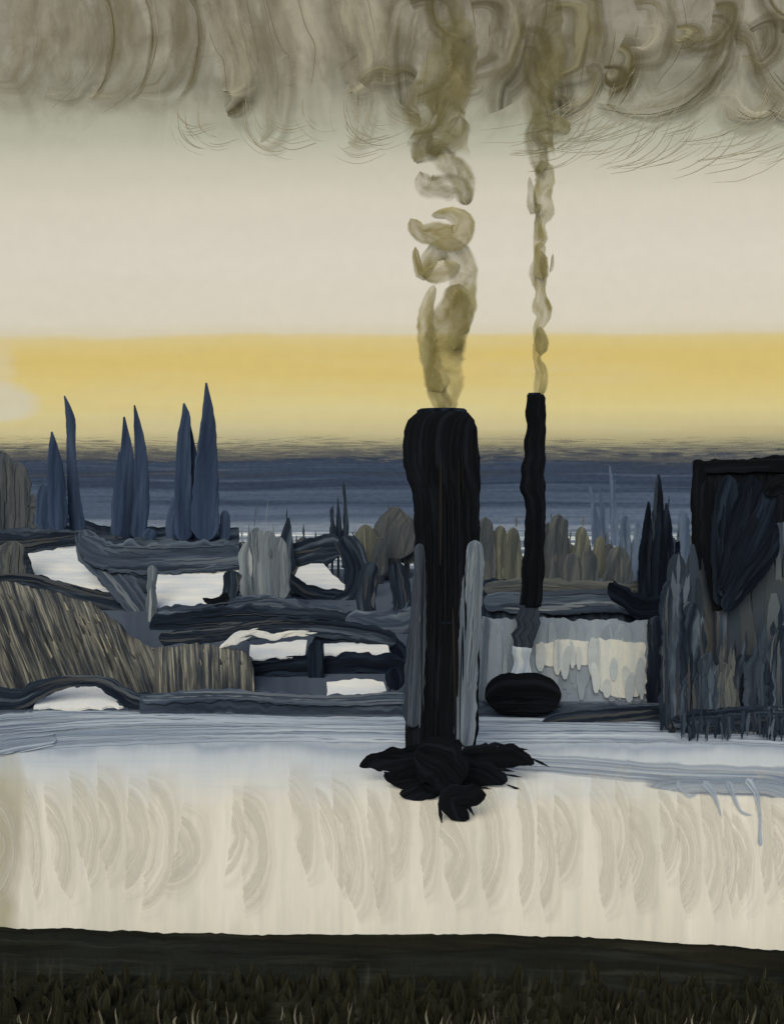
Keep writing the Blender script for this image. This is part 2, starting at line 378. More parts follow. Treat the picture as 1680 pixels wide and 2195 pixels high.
# faint, nearly straight sweeps running toward the viewer
M['drift']=mat('wind_drift',[(0,'c2bdaf'),(.5,'c8c3b5'),(1,'cdc8ba')],sc=(.12,5,1),dist=.1,K=KH,alpha=(-.05,.6,4),island=.03)
mb=MB(); x=20; k=0
while x<1700:
    w=random.uniform(36,80); y0=random.uniform(1630,1720); y1=random.uniform(1900,1985); k+=1; zz=.015+.02*(k%4)
    b=(20 if x>900 else 55*math.sin(x*.011))+random.uniform(-12,12)
    pts=[(x,y0,w),(x+b*.15,y0+(y1-y0)*.35,w),(x+b*.45,y0+(y1-y0)*.7,w),(x+b,y1,w*.8)]
    rib(mb,pts,lambda a,c:G(a,c,zz),soft=130,jit=.1,nc=6)
    x+=w*random.uniform(.7,1.3)
tag(mb.build('wind_streaks',[M['drift']]),'faint grey streaks swept across the open snow','snow streaks',kind='stuff')
M['ice']=mat('ice_mark',[(0,'8a95a2'),(.5,'98a2ad'),(1,'a8b0b8')],sc=(.8,3,1),K=KH,island=0,alpha=(.3,1.0,9))
for i,(pts,lab) in enumerate([
  ([(1452,1675,22),(1462,1694,9),(1478,1708,8),(1494,1702,4)],'small blue melt mark, leftmost of the marks in the snow at the right'),
  ([(1508,1675,24),(1530,1705,12),(1546,1752,7)],'slanting blue melt streak in the snow, second from the left'),
  ([(1560,1675,24),(1576,1718,9),(1590,1742,8),(1612,1748,5)],'hooked blue melt mark in the snow beside the long drip'),
  ([(1600,1670,44),(1620,1700,18),(1628,1745,7),(1628,1790,8),(1629,1815,12)],'long blue drip of meltwater running down the snow at far right')]):
    mb=MB(); rib(mb,pts,lambda x,y:G(x,y,.12),jit=.35); tag(mb.build('melt_mark',M['ice'],loc=G(pts[0][0],pts[0][1])),lab,'melt mark','melt marks in the snow')
# near bank
M['bank']=mat('dark_bank',[(0,'201f17'),(.35,'26261c'),(.6,'1f201a'),(.75,'252722'),(.9,'1d1d18'),(1,'24231b')],mode='band',sc=(.2,5,1),amt=.4,K=.85,island=0,streak=[('3d3e33',.52,.78,(.3,12,1),.7),('131410',.5,.8,(.2,7,1),.6),('46463a',.54,.72,(5,1.2,1),.7,(.75,.55))])
mb=MB(); ids=[]
for j,t in enumerate([0,.03,.06,.1,.16,.25,.4,.6,.8,1]):
    row=[]
    for i in range(281):
        x=-900+3500*i/280; ye=1984+10*math.sin(x*.004)+ (0 if x<300 else min(45,(x-300)*.034))+5*noise.noise((x*.01,0,0))+3*noise.noise((x*.09,0,0))
        zt=1.2; y=ye+t*600; z=zt*min(1,(t/.1)**.6) if t<.1 else zt+ (t-.1)*2
        z+=.12*noise.noise((x*.02,t*9,0)) if t>0 else 0
        row.append(mb.add(G(x,y+0,z) if t>0 else G(x,ye+2,-.05),(x/100,1-min(1,t*2.6))))
    ids.append(row)
for a,b in zip(ids,ids[1:]):
    for i in range(280): mb.face(b[i],b[i+1],a[i+1],a[i])
mb.build('bank',M['bank'])['kind']='structure'
M['grass']=mat('bank_grass',[(0,'1b1b13'),(.5,'25251b'),(.8,'2f2f24'),(1,'3a392d')],sc=(.2,3,1),K=.9,island=.4)
M['grasslt']=mat('bank_grass_pale',[(0,'3b3a2f'),(.5,'565445'),(1,'8c8776')],sc=(.6,3,1),K=.9,island=.6)
mb=MB()
def strand(x,y,zb,hh,w,l,mi):
    b=G(x,y,zb); sd=random.random()*60; last=None
    for i in range(8):
        t=i/7; e=w*(min(1,t*6+.3) if t<.5 else min(1,(1-t)*2.4+.12)); p=b+Vector((l*t*t+.08*math.sin(t*4+sd),-.1*t,hh*t))
        q=[mb.add(p+Vector((g*e,0,random.uniform(-.06,.06) if i in(0,7) else 0)),(sd+t*hh,g*w*2)) for g in (-1,0,1)]
        if last: mb.face(last[0],last[1],q[1],q[0],mi=mi); mb.face(last[1],last[2],q[2],q[1],mi=mi)
        last=q
for _ in range(1500):
    x=random.uniform(-350,2030); y=random.uniform(2120,2420); strand(x,y,1.0,random.uniform(.5,1.6)+(y-2110)*.004,random.uniform(.1,.4),random.uniform(-.05,.15),0)
for _ in range(800):
    x=random.uniform(-100,1780)
    if noise.noise((x*.006,1,0))<-.05 and random.random()<.75: continue
    y=random.uniform(2200,2420); strand(x,y,1.1+random.uniform(0,1.7),random.uniform(.3,1.5),random.uniform(.012,.08),random.uniform(0,.12),1)
tag(mb.build('grass',[M['grass'],M['grasslt']]),'dark olive tufts of grass along the near bank','grass',kind='stuff')
# ---------------------------------------------------------------- smoke
cl=MB()
M['cloud']=mat('smoke_veil',[(0,'736e58'),(.4,'817c67'),(.75,'928f7d'),(1,'a5a290')],sc=(.35,2.4,1),alpha=(.0,.75,4.2),island=.25)
M['cloudh']=mat('smoke_bristle',[(0,'7b7663'),(.5,'888371'),(1,'959180')],sc=(1,1,1),lo=.25,hi=.75,detail=1,island=.1)
M['cloudd']=mat('smoke_veil_dark',[(0,'4c462c'),(.4,'5c563c'),(.8,'746e53'),(1,'918c73')],sc=(.35,2.4,1),alpha=(.1,.95,4.2),island=.25)
M['cloudhd']=mat('smoke_bristle_dark',[(0,'605a44'),(.5,'726c56'),(1,'858069')],sc=(1,1,1),lo=.25,hi=.75,detail=1,island=.1)
M['cloudp']=mat('smoke_gap',[(0,'9b9784'),(1,'b0ac9b')],sc=(1,1,1),lo=.25,hi=.75,detail=1,island=.1)
M['cloudl']=mat('smoke_pale',[(0,'a9a595'),(1,'bfbcad')],sc=(.35,2.4,1),alpha=(.0,.85,4.5),island=.15)
layer={}
def ok(pts,mx=4):
    cells=set()
    for (x,y,w) in curve(pts,12):
        r=int(w/2/20)+1
        for a in range(-r,r+1):
            for b in range(-r,r+1): cells.add((int(x//20)+a,int(y//20)+b))
    if any(layer.get(c,0)>=mx for c in cells): return False
    for c in cells: layer[c]=layer.get(c,0)+1
    return True
cd=[640]
def cloudstroke(pts,mi=0,hairs=2,hmi=1,hw=(1,2.2),mx=4,soft=60):
    if not ok(pts,mx): return
    d=cd[0]; cd[0]-=3
    rib(cl,pts,lambda x,y:P(x,y,d),mi=mi,bulge=6,hairs=hairs,hmi=hmi,hw=hw,lift=9,jit=.12,soft=soft,nc=8)
for pts in ([(1365,70,50),(1350,140,70),(1335,200,70),(1315,240,30)],[(1560,10,60),(1545,130,80),(1480,215,80),(1380,250,60),(1270,235,30)],[(1590,40,40),(1620,160,54),(1680,230,50),(1770,245,40)],
            [(1030,220,60),(1100,170,80),(1130,90,80),(1150,-40,80)],[(870,290,60),(850,130,110),(880,-40,110)],[(990,60,80),(970,200,90),(900,330,60)],[(1150,20,80),(1190,170,90),(1205,320,50)],[(1390,-40,90),(1420,80,90),(1370,180,70)],
            [(930,-40,120),(960,80,120),(940,240,100)],[(1060,-40,120),(1080,70,110),(1050,190,80)],[(1240,-40,120),(1260,80,120),(1240,210,90)]):
    cloudstroke(pts,mi=2,hairs=2,hmi=3,mx=5)
for (x,w) in ((95,150),(205,130),(300,130),(400,140)):
    cloudstroke([(x-50,-90,w),(x-15,40,w),(x-12,110,w),(x-35,170,w*.9),(x-90,240,w*.5)],hairs=1,mi=0)
for (x,w) in ((245,18),(330,15),(432,24)):
    d=cd[0]-30; rib(cl,[(x-20,-40,w),(x-2,60,w),(x-6,120,w),(x-24,185,w*.8),(x-50,220,w*.5)],lambda a,b:P(a,b,d),mi=2,jit=.3,soft=60)
for i in range(22):
    x=random.uniform(460,880); w=random.uniform(90,160); d=random.uniform(20,70); e=random.uniform(200,330)
    cloudstroke([(x-20,-70,w),(x+d*.4,70,w),(x+d,e*.6,w*.9),(x+d*.8,e,w*.6),(x+d*.1,e+22,w*.3)],hairs=2,mi=random.choice([0,0,2,5]),hmi=random.choice([1,1,4]))
for i in range(110):
    x=random.uniform(820,1700); y=random.uniform(-20,210); r=random.uniform(35,90); w=random.uniform(40,100); a0=random.uniform(-.8,.5); sgn=random.choice([1,1,-1]); 
    pts=[(x+sgn*r*math.cos(a0+k*.6),y+r*1.1*math.sin(a0+k*.6),w*(1-.1*k)) for k in range(5)]
    cloudstroke(pts,mi=random.choice([0,2,2,2,5]),hairs=1,hmi=random.choice([1,3,4]),soft=28,mx=5)
for i in range(24):
    x=random.uniform(1180,1720); y=random.uniform(240,320)+ (x-1180)*.06; l=random.uniform(90,170)
    rib(cl,[(x+l*.6,y-80,60),(x+l*.3,y-10,70),(x-l*.3,y+35,60),(x-l,y+50,40)],lambda a,b:P(a,b,520),mi=None,hairs=6,hmi=4,hw=(.6,1.8),lift=8)
for i in range(14):
    x=random.uniform(380,900); y=random.uniform(230,310)
    rib(cl,[(x-50,y-70,50),(x-45,y,50),(x,y+35,45),(x+60,y+20,30)],lambda a,b:P(a,b,520),mi=None,hairs=6,hmi=4,hw=(.6,1.8),lift=8)
tag(cl.build('smoke_cloud',[M['cloud'],M['cloudh'],M['cloudd'],M['cloudhd'],M['cloudp'],M['cloudl']]),'brown and grey bank of drifting smoke across the top of the sky','smoke cloud',kind='stuff')
D1=100; D2=127.3
def plume(list_,D,label,loc):
    mb=MB(); d=[D]
    for pts in list_:
        dk=sum(p[1] for p in pts)/len(pts)<450; dd=d[0]; d[0]-=.35; up=min(p[1] for p in pts)<200
        rib(mb,[(a,b,c*1.12) for a,b,c in pts],lambda x,y:P(x,y,dd),mi=1 if dk else 0,bulge=.5,jit=.16,nc=8,soft=130 if up else 0)
    tag(mb.build('smoke_plume',[M['smoke'],M['smokedk']],loc=loc),label,'smoke plume','smoke plumes from the chimneys')
plume([[(960,884,50),(957,840,70),(950,800,76),(948,760,90),(958,700,88),(975,655,66),(985,610,54)],
            [(962,880,34),(940,850,44),(925,800,28),(912,785,10)],
            [(945,840,48),(925,780,44),(912,710,38),(915,660,32),(930,612,14)],
            [(985,720,30),(992,670,44),(992,620,48),(988,565,56),(960,535,48),(925,548,42),(905,590,24),(893,560,18),(890,530,10)],
            [(905,590,32),(950,582,42),(985,570,40)],[(972,750,36),(985,690,48),(985,620,44)],
            [(880,470,30),(900,498,42),(935,502,48),(975,512,50),(993,480,50),(965,458,30),(925,462,14)],
            [(900,370,44),(915,398,50),(950,400,52),(985,405,50),(1003,440,26)],
            [(998,440,34),(990,380,52),(955,345,50),(920,300,50)],
            [(890,350,34),(905,325,54),(940,305,58),(975,300,54),(985,250,44)],
            [(905,330,50),(895,240,66),(930,180,80),(965,60,80)],[(985,350,50),(960,240,66),(990,160,66),(960,20,76)]],
     D1,'thick curling smoke rising from the wide black chimney',P(958,884,D1))
plume([[(1152,852,14),(1158,825,26),(1160,795,24),(1150,765,16),(1160,735,36),(1152,705,22),(1164,680,26),(1160,655,40),(1158,625,22),(1154,590,34),(1158,555,30),(1150,535,18),(1158,510,32),(1156,480,20),(1166,455,36),(1162,420,34),(1168,380,38),(1160,345,32)],
            [(1158,760,26),(1160,730,34),(1156,700,18)],[(1160,600,32),(1156,570,26),(1158,520,28)],
            [(1134,380,8),(1138,410,18),(1142,448,28),(1158,440,30)],[(1184,545,5),(1183,570,8),(1178,585,5)],
            [(1160,370,34),(1150,315,46),(1140,285,34),(1165,262,52),(1200,270,40),(1217,288,18)],
            [(1165,340,44),(1150,220,60),(1180,140,60),(1160,0,70)]],
     D2,'thin beaded smoke rising from the slender chimney',P(1152,850,D2))
# ---------------------------------------------------------------- chimneys
def column(mb,prof,D,ratio=.9,seg=32,jit=3,cap=True):
    pr=[]
    for a,b in zip(prof,prof[1:]):
        n=max(1,int(abs(b[0]-a[0])/8))
        for k in range(n):
            t=k/n; t2=t*t*(3-2*t); pr.append((a[0]+(b[0]-a[0])*t,a[1]+(b[1]-a[1])*t2,a[2]+(b[2]-a[2])*t2))
    pr.append(prof[-1]); sd=random.random()*90; rings=[]
    for (y,l,r) in pr:
        l+=jit*noise.noise((y*.03,sd,0))+jit*.4*noise.noise((y*.2,sd,0)); r+=jit*noise.noise((y*.03,sd,5))+jit*.4*noise.noise((y*.2,sd,5)); c=(l+r)/2; w=(r-l)/2; ring=[]
        for j in range(seg):
            a=2*math.pi*j/seg; p=P(c+w*math.cos(a),y,D); p.y-=math.sin(a)*w*ratio*D/f
            ring.append(mb.add(p,(y/100,(math.cos(a)*.5+.5)*w/50*1.5)))
        rings.append(ring)
    for a,b in zip(rings,rings[1:]):
        for j in range(seg): mb.face(a[j],b[j],b[(j+1)%seg],a[(j+1)%seg])
    if cap: mb.face(*rings[0]); mb.face(*rings[-1][::-1])
t=thing('factory_chimney','wide black factory chimney with pale blue side pipe, standing in the snow in front','chimney',(P(950,gy(D1),D1)),'factory chimneys')
mb=MB(); column(mb,[(884,892,1002),(900,874,1016),(925,867,1022),(955,864,1025),(990,863,1029),(1020,872,1029),(1060,884,1029),(1150,888,1029),(1250,886,1028),(1400,878,1028),(1560,869,1024),(1600,868,1020),(gy(D1)+4,866,1018)],D1)
vstreaks(mb,905,1000,930,1640,D1-3.2,30,w=(2,8),l=(100,400),front=(.02,.3))
mb.build('shaft',M['black'],t)
mb=MB(); column(mb,[(876,900,996),(880,893,1001),(888,893,1001)],D1-.01,jit=1); mb.build('rim',M['navydk'],t)
mb=MB()
ring=[mb.add(P(948+34*math.cos(a),875.6,D1)+Vector((0,-math.sin(a)*1.3,0)),(0,0)) for a in [2*math.pi*k/24 for k in range(24)]]; mb.face(*ring); mb.build('flue',M['brown'],t)
mb=MB(); tube(mb,[(899,1165,18),(900,1230,28),(895,1350,38),(888,1450,44),(884,1560,38)],D1-2.6,ratio=.4,jit=.12,fleck=6,fl=60,fw=5); b=mb.build('side_pipe',M['pipedk'],t); b['label']='dark grey side pipe on the left of the chimney'
mb=MB(); tube(mb,[(1018,1158,30),(1015,1230,42),(1008,1340,46),(1000,1450,46),(995,1560,46),(990,1632,38)],D1-2.9,ratio=.4,jit=.1,fleck=8,fl=80,fw=5); b=mb.build('side_pipe',M['pipe'],t); b['label']='pale blue side pipe on the right of the chimney'
mb=MB(); column(mb,[(1324,885,1029),(1327,884,1030)],D1-.02,jit=1,ratio=.93); mb.build('iron_band',M['navydk'],t)
t=thing('factory_chimney','slender black factory chimney behind the coal heap','chimney',P(1117,gy(D2),D2),'factory chimneys')
mb=MB(); column(mb,[(846,1128,1164),(853,1127,1168),(900,1127,1170),(970,1124,1168),(1000,1117,1168),(1045,1115,1169),(1075,1124,1168),(1110,1127,1169),(1160,1123,1166),(1220,1118,1167),(1262,1117,1163),(1300,1113,1158)],D2,jit=5); mb.build('shaft',M['black'],t)
mb=MB(); column(mb,[(842,1132,1160),(850,1130,1162)],D2-.01,jit=1); mb.build('rim',M['navydk'],t)
mb=MB(); column(mb,[(1296,1112,1158),(1325,1104,1152),(1345,1108,1153),(1360,1100,1152),(1392,1098,1140)],D2-.02,jit=10); mb.build('lower_section',M['pipedk'],t)
mb=MB(); column(mb,[(1385,1097,1138),(1410,1099,1138),(gy(D2),1094,1136)],D2-.1,jit=6); mb.build('plinth',M['plinth'],t)
mb=MB(); Dh=122
tube(mb,[(1040,1497,66),(1070,1490,92),(1115,1488,96),(1160,1490,92),(1203,1492,60)],Dh,ratio=.4,jit=.06,seg=26)
tag(mb.build('coal_heap',M['black'],loc=P(1115,gy(Dh),Dh)),'rounded black coal heap at the foot of the slender chimney','coal heap')
for pts,lab in (([(770,1644,8),(800,1632,34),(845,1630,50),(900,1625,60)],'black shrub spreading left from the foot of the wide chimney'),
                ([(985,1630,60),(1050,1622,54),(1105,1622,44),(1145,1638,8)],'black shrub spreading right from the foot of the wide chimney'),
                ([(822,1662,14),(865,1668,50),(925,1660,70)],'black shrub low on the left, in front of the chimney foot'),
                ([(970,1650,80),(1030,1660,64),(1088,1674,18)],'black shrub low on the right, in front of the chimney foot'),
                ([(856,1702,14),(900,1696,44),(960,1670,60)],'small black shrub at lower left of the dark cluster in the snow'),
                ([(890,1610,110),(945,1640,120),(990,1680,90)],'dense black shrub in the middle of the cluster under the chimney'),
                ([(1042,1704,16),(1010,1708,56),(970,1712,64),(985,1742,44),(1006,1756,18)],'nearest black shrub hanging lowest in the cluster before the chimney')):
    ym=max(p[1]+p[2]/2 for p in pts); Dd=min(gD(ym),D1-3.6); mb=MB()
    tube(mb,pts,Dd,ratio=.04,jit=.2,fleck=6,fl=50,fw=10,seg=18,hairs=0)
    tag(mb.build('shrub',M['black'],loc=P(pts[1][0],ym,Dd)),lab,'shrub','black shrubs round the wide chimney')
# ---------------------------------------------------------------- trees
def tree(pts,D,m,label,name='poplar_tree',group=None,fleck=30,jit=.1,zb=0,seg=12,ratio=.12,fl=36,fw=5,rb=True,hairs=None):
    base=P(pts[0][0],pts[0][1],D); base.z=zb
    t=thing(name,label,'tree',base,group)
    mb=MB(); tube(mb,pts,D,jit=jit,fleck=fleck//2,seg=seg,ratio=ratio,r1=False if pts[-1][2]<10 else True,r0=rb,fl=fl,fw=fw,jf=.05,hairs=hairs)
    mb.build('crown',M[m],t)
    yb=YH+(H-zb)*f/D; tb=MB(); w=max(4,pts[0][2]*.3); x0,y0=pts[0][0],pts[0][1]
    tube(tb,[(x0,max(yb,y0+8),w*1.4),(x0,(max(yb,y0+8)+y0)/2,w),(pts[1][0],pts[1][1],w*.6)],D,r0=False,r1=False,seg=8,jit=.05,ratio=.15,hairs=0)
    tb.build('trunk',M['trunk'],t); return t
DP=250; ZP=30-(1158-1000)/2200*250
PG='slender blue poplars on the left ridge'
for pts,lab in (([(98,1138,50),(97,1100,48),(95,1060,32),(92,1037,12)],'short blue poplar, leftmost on the ridge'),
    ([(125,1140,42),(122,1060,42),(116,980,28),(111,925,4)],'medium blue poplar just left of the tall leaning one'),
    ([(170,1142,36),(160,1080,30),(153,980,20),(151,900,20),(138,848,3)],'tall thin blue poplar leaning left at its tip'),
    ([(250,1150,24),(252,1080,26),(255,1010,14),(256,968,4)],'low blue poplar at the left of the middle cluster'),
    ([(272,1155,44),(272,1080,46),(272,980,30),(266,893,4)],'tall broad blue poplar of the middle cluster'),
    ([(294,1155,34),(302,1080,36),(302,980,28),(296,920,18),(288,868,3)],'tall blue poplar at the right of the middle cluster, tip leaning left'),
    ([(320,1160,36),(320,1145,34),(318,1132,14)],'stubby blue bush tree right of the middle cluster'),
    ([(372,1160,36),(371,1120,32),(372,1085,16),(371,1066,4)],'small blue poplar left of the twin tall ones'),
    ([(393,1160,38),(393,1060,38),(394,950,30),(398,895,20),(394,864,4)],'tall blue poplar with a crooked tip, next to the tallest'),
    ([(420,1160,34),(418,1080,36),(412,990,26),(404,900,5)],'blue poplar squeezed between two taller ones'),
    ([(440,1160,60),(440,1080,58),(443,980,46),(446,900,30),(442,820,4)],'tallest blue poplar of the whole left ridge'),
    ([(482,1160,24),(482,1130,24),(482,1105,20),(482,1094,8)],'small rounded blue poplar, rightmost on the ridge')):
    tree(pts,DP+random.uniform(-4,4),'navy',lab,group=PG,zb=ZP-.4,fleck=0,jit=.06,hairs=0,ratio=.1)
for i,(x,t_,w) in enumerate(((0,965,70),(38,990,60),(72,1060,40))):
    tree([(x,1150,w),(x,1080,w),(x-2,t_+30,w*.9),(x,t_,w*.6)],262,'edge',['hazy grey tree cut by the left edge','hazy grey tree second from the left edge','low hazy grey tree beside the leftmost poplar'][i],name='hazy_tree',group='hazy trees at the left edge',zb=ZP-.4,fleck=4,ratio=.1)
M['ridge']=mat('ridge_earth',[(0,'28303c'),(.5,'39424f'),(1,'525c69')],sc=(8,.5,1),island=0,streak=('79838f',.6,.85,(20,.3,1),.5))
mb=MB(); block(mb,-900,512,[(-900,1150),(60,1143),(170,1140),(230,1160),(380,1162),(512,1165)],242,60,jit=3,flat=True)
mb.build('ridge',M['ridge'])['kind']='structure'
CG='thin trees behind the middle houses'
for pts,lab,m,D in (([(617,1230,36),(614,1170,32),(618,1110,5)],'small dark pointed tree beside the pale streaked trees','slatedk',240),
    ([(712,1170,16),(713,1130,12),(712,1104,3)],'shortest of the three thin dark trees left of the wide chimney','slatedk',245),
    ([(725,1170,18),(726,1120,12),(724,1073,2)],'middle one of the three thin dark trees left of the wide chimney','slatedk',246),
    ([(740,1170,16),(741,1110,10),(738,1040,2)],'tallest of the three thin dark trees left of the wide chimney','slatedk',247),
    ([(845,1200,110),(845,1135,84),(847,1105,54),(848,1084,20)],'hazy peaked tree just left of the wide chimney','olivemid',270),
    ([(788,1220,60),(785,1160,54),(782,1124,30)],'hazy round tree left of the peaked one','olive',268),
    ([(872,1210,44),(874,1140,40),(876,1105,16)],'hazy tree touching the left side of the wide chimney','olivemid',275)):
    tree(pts,D,m,lab,name='thin_tree' if pts[-1][2]<6 else 'hazy_tree',group=CG,fleck=12)
for x,t_,w in ((530,1160,36),(550,1130,40),(574,1136,40),(598,1150,38)):
    tree([(x+4,1285,w),(x+2,1230,w*1.1),(x,t_+25,w),(x,t_,w*.5)],208,'slatelt','pale grey streaked tree in the clump right of the leftmost poplars ridge',name='streaked_tree',group='pale streaked trees',fleck=12,fl=70,ratio=.06)
for x,t_,w in ((650,1150,36),(684,1158,34),(760,1150,34),(815,1150,30),(640,1180,40),(520,1160,30)):
    tree([(x,1235,w*1.1),(x,1190,w*1.1),(x,t_,w*.6)],262,'olivemid','low hazy grey tree in the row behind the middle houses',name='hazy_tree',group='low hazy trees behind the middle houses',fleck=10)
RG='tree row on the right behind the sheds'
row=[(1040,1108,34,'olivemid'),(1072,1126,32,'olive'),(1100,1130,30,'olive'),(1196,1102,36,'olivemid'),(1222,1165,34,'olive'),(1246,1128,28,'olive'),(1340,1104,20,'bluetree'),(1368,1120,20,'bluetree'),(1465,1094,22,'bluetree')]
lb=['grey tree touching the right side of the wide chimney','low olive tree second right of the wide chimney','low olive tree just left of the slender chimney','dark grey tree just right of the slender chimney','short olive tree in the row right of the slender chimney','round topped olive tree between short ones in the right row','thin blue tree right of the three tall blue spikes','thinner blue tree left of the black pointed trees','small blue tree against the edge of the dark tower']
for (x,t_,w,m),l in zip(row,lb):
    tree([(x,1270,w*1.4),(x,1200,w*1.35),(x,t_+24,w*1.05),(x,t_,w*.5)],264+random.uniform(-6,6),m,l,name='hazy_tree',group=RG,fleck=8)
for x,t_,w,m in ((1060,1165,26,'olivemid'),(1175,1120,26,'olivemid'),(1212,1150,28,'olivemid'),(1285,1150,30,'olive'),(1305,1165,28,'olivemid'),(1352,1165,26,'olive'),(1385,1150,26,'bluetree'),(1440,1150,26,'bluetree'),(1472,1140,26,'olivemid'),(1412,1160,30,'bluetree')):
    tree([(x,1270,w*1.4),(x,1215,w*1.3),(x,t_,w*.6)],276,m,'soft grey olive tree in the crowded row right of the wide chimney',name='hazy_tree',group='crowded soft trees in the right row',fleck=8)
for x,t_,w,l in ((1272,1044,20,'blue spike tree, leftmost and shortest of the three tall ones'),(1290,1040,22,'blue spike tree, middle of the three tall ones'),(1312,998,20,'blue spike tree, tallest of the three on the right')):
    tree([(x+6,1175,w),(x+4,1120,w*.9),(x,t_+50,w*.55),(x-6,t_,2)],390,'bluetree',l,name='spike_tree',group='tall blue spike trees',fleck=4)
for x,t_,w,l in ((1228,1185,44,'rounded olive bush tree, leftmost of the low front three'),(1262,1178,42,'rounded olive bush tree, middle of the low front three'),(1325,1170,60,'rounded olive bush tree, widest of the low front three')):
    tree([(x,1270,w),(x,1225,w),(x,t_,w*.6)],252,'olivemid',l,name='bush_tree',group=RG,fleck=8)
for pts,l in (([(1385,1320,38),(1382,1220,32),(1388,1120,18),(1390,1075,4)],'black pointed tree, leftmost of the four beside the tower'),
    ([(1408,1330,42),(1408,1220,36),(1410,1100,24),(1411,1017,5)],'black pointed tree, tallest of the four beside the tower'),
    ([(1430,1330,36),(1430,1200,30),(1429,1120,20),(1428,1078,4)],'black pointed tree, third of the four beside the tower'),
    ([(1452,1330,34),(1450,1240,28),(1453,1160,4)],'black pointed tree, shortest of the four beside the tower')):
    tree(pts,165,'navydk',l,name='pointed_tree',group='black pointed trees beside the tower',fleck=12)
mb=MB(); tube(mb,[(1305,1250,22),(1330,1275,46),(1365,1300,50),(1420,1310,56),(1440,1300,30)],162,jit=.2,fleck=20,fl=22,ratio=.06)
tag(mb.build('hedge',M['navydk'],loc=P(1370,gy(162),162)),'dark ragged hedge below the black pointed trees','hedge')
# ---------------------------------------------------------------- right buildings
def building(name,label,cat,x0,x1,yt,D,dep,m,group=None,jit=2,streaks=None):
    base=P((x0+x1)/2,gy(D),D); t=thing(name,label,cat,base,group); mb=MB(); block(mb,x0,x1,yt,D,dep,jit=jit)
    if streaks: vstreaks(mb,*streaks[0],D,streaks[1],**streaks[2])
    mb.build('wall',M[m],t,smooth=False); return t
t=building('warehouse','long low slate coloured warehouse behind the pale shed','building',1032,1425,[(1032,1245),(1150,1240),(1230,1255),(1425,1250)],172,18,'slatedk',jit=5)
mb=MB(); tube(mb,[(1036,1262,26),(1150,1256,34),(1290,1264,34),(1425,1258,26)],171.2,jit=.2,seg=10,ratio=.06); mb.build('eave',M['olivemid'],t)
mb=MB(); tube(mb,[(1036,1290,40),(1150,1294,46),(1290,1290,50),(1425,1300,40)],171,jit=.15,seg=10,ratio=.06); mb.build('wall_band',M['slate'],t)
t=building('shed','pale blue shed with whitewashed panels, right of the slender chimney','shed',1034,1388,[(1034,1326),(1200,1326),(1388,1332)],131,10,'shed',jit=4,streaks=((1045,1380,1330,1510),60,dict(w=(8,34),l=(60,170))))
for i,(poly) in enumerate(([(1148,1382),(1205,1372),(1262,1374),(1262,1424),(1190,1428),(1150,1422)],[(1266,1368),(1382,1378),(1386,1488),(1330,1496),(1290,1484),(1262,1440)])):
    mb=MB(); pp=densify(poly,10,3); solid(mb,[P(x,y,130.45) for x,y in pp],[P(x,y,130.9) for x,y in pp])
    for k in range(len(mb.uv)):
        v=mb.v[k]; mb.uv[k]=(v.z*f/129/100,v.x*f/129/100)
    xs=[p[0] for p in poly]; ys=[p[1] for p in poly]
    vstreaks(mb,min(xs)+6,max(xs)-6,min(ys)-2,max(ys)+12,130.4,9,w=(5,22),l=(40,110))
    mb.build('whitewashed_panel',M['white'],t,smooth=False)
mb=MB(); tube(mb,[(1040,1322,18),(1036,1400,16),(1032,1505,14)],130.3,jit=.2,seg=10,ratio=.2); mb.build('corner_post',M['pipe'],t)
mb=MB(); tube(mb,[(1408,1320,40),(1408,1420,44),(1406,1515,44)],130.2,jit=.15,seg=10,ratio=.06,fleck=8); mb.build('corner_post',M['slatedk'],t)
t=thing('tower_block','tall flat topped black tower at the right edge','tower',P(1590,gy(150),150))
mb=MB(); block(mb,1484,1800,[(1484,990),(1520,986),(1600,985),(1680,976),(1800,976)],150,14,jit=3,flat=True); vstreaks(mb,1500,1780,1080,1500,149.8,50,w=(8,30),l=(60,220),lean=.1); mb.build('wall',M['black'],t,smooth=False)
mb=MB(); tube(mb,[(1488,1002,26),(1550,1000,28),(1650,998,30),(1790,994,30)],149.4,jit=.1,ratio=.04,seg=10,hairs=0); mb.build('cornice',M['black'],t)
mb=MB(); tube(mb,[(1498,1000,30),(1499,1100,34),(1502,1220,34),(1496,1345,24)],149.2,jit=.12,ratio=.04,seg=10,hairs=0); mb.build('corner_pier',M['black'],t)
t=building('annex','lower slate grey annex in front of the black tower','building',1440,1800,[(1440,1310),(1500,1320),(1560,1260),(1590,1190),(1640,1140),(1700,1110),(1800,1090)],122,8,'annex',jit=8,streaks=((1450,1700,1150,1520),70,dict(w=(14,44),l=(90,260),lean=.03,front=(.1,.8))))
t=thing('fan_tree','dark tree with branches fanning upward in front of the black tower','tree',P(1545,gy(120),120))
mb=MB(); tube(mb,[(1545,gy(120),24),(1545,1330,26),(1548,1220,40)],120,r0=False,jit=.1,ratio=.06); mb.build('trunk',M['slatedk'],t)
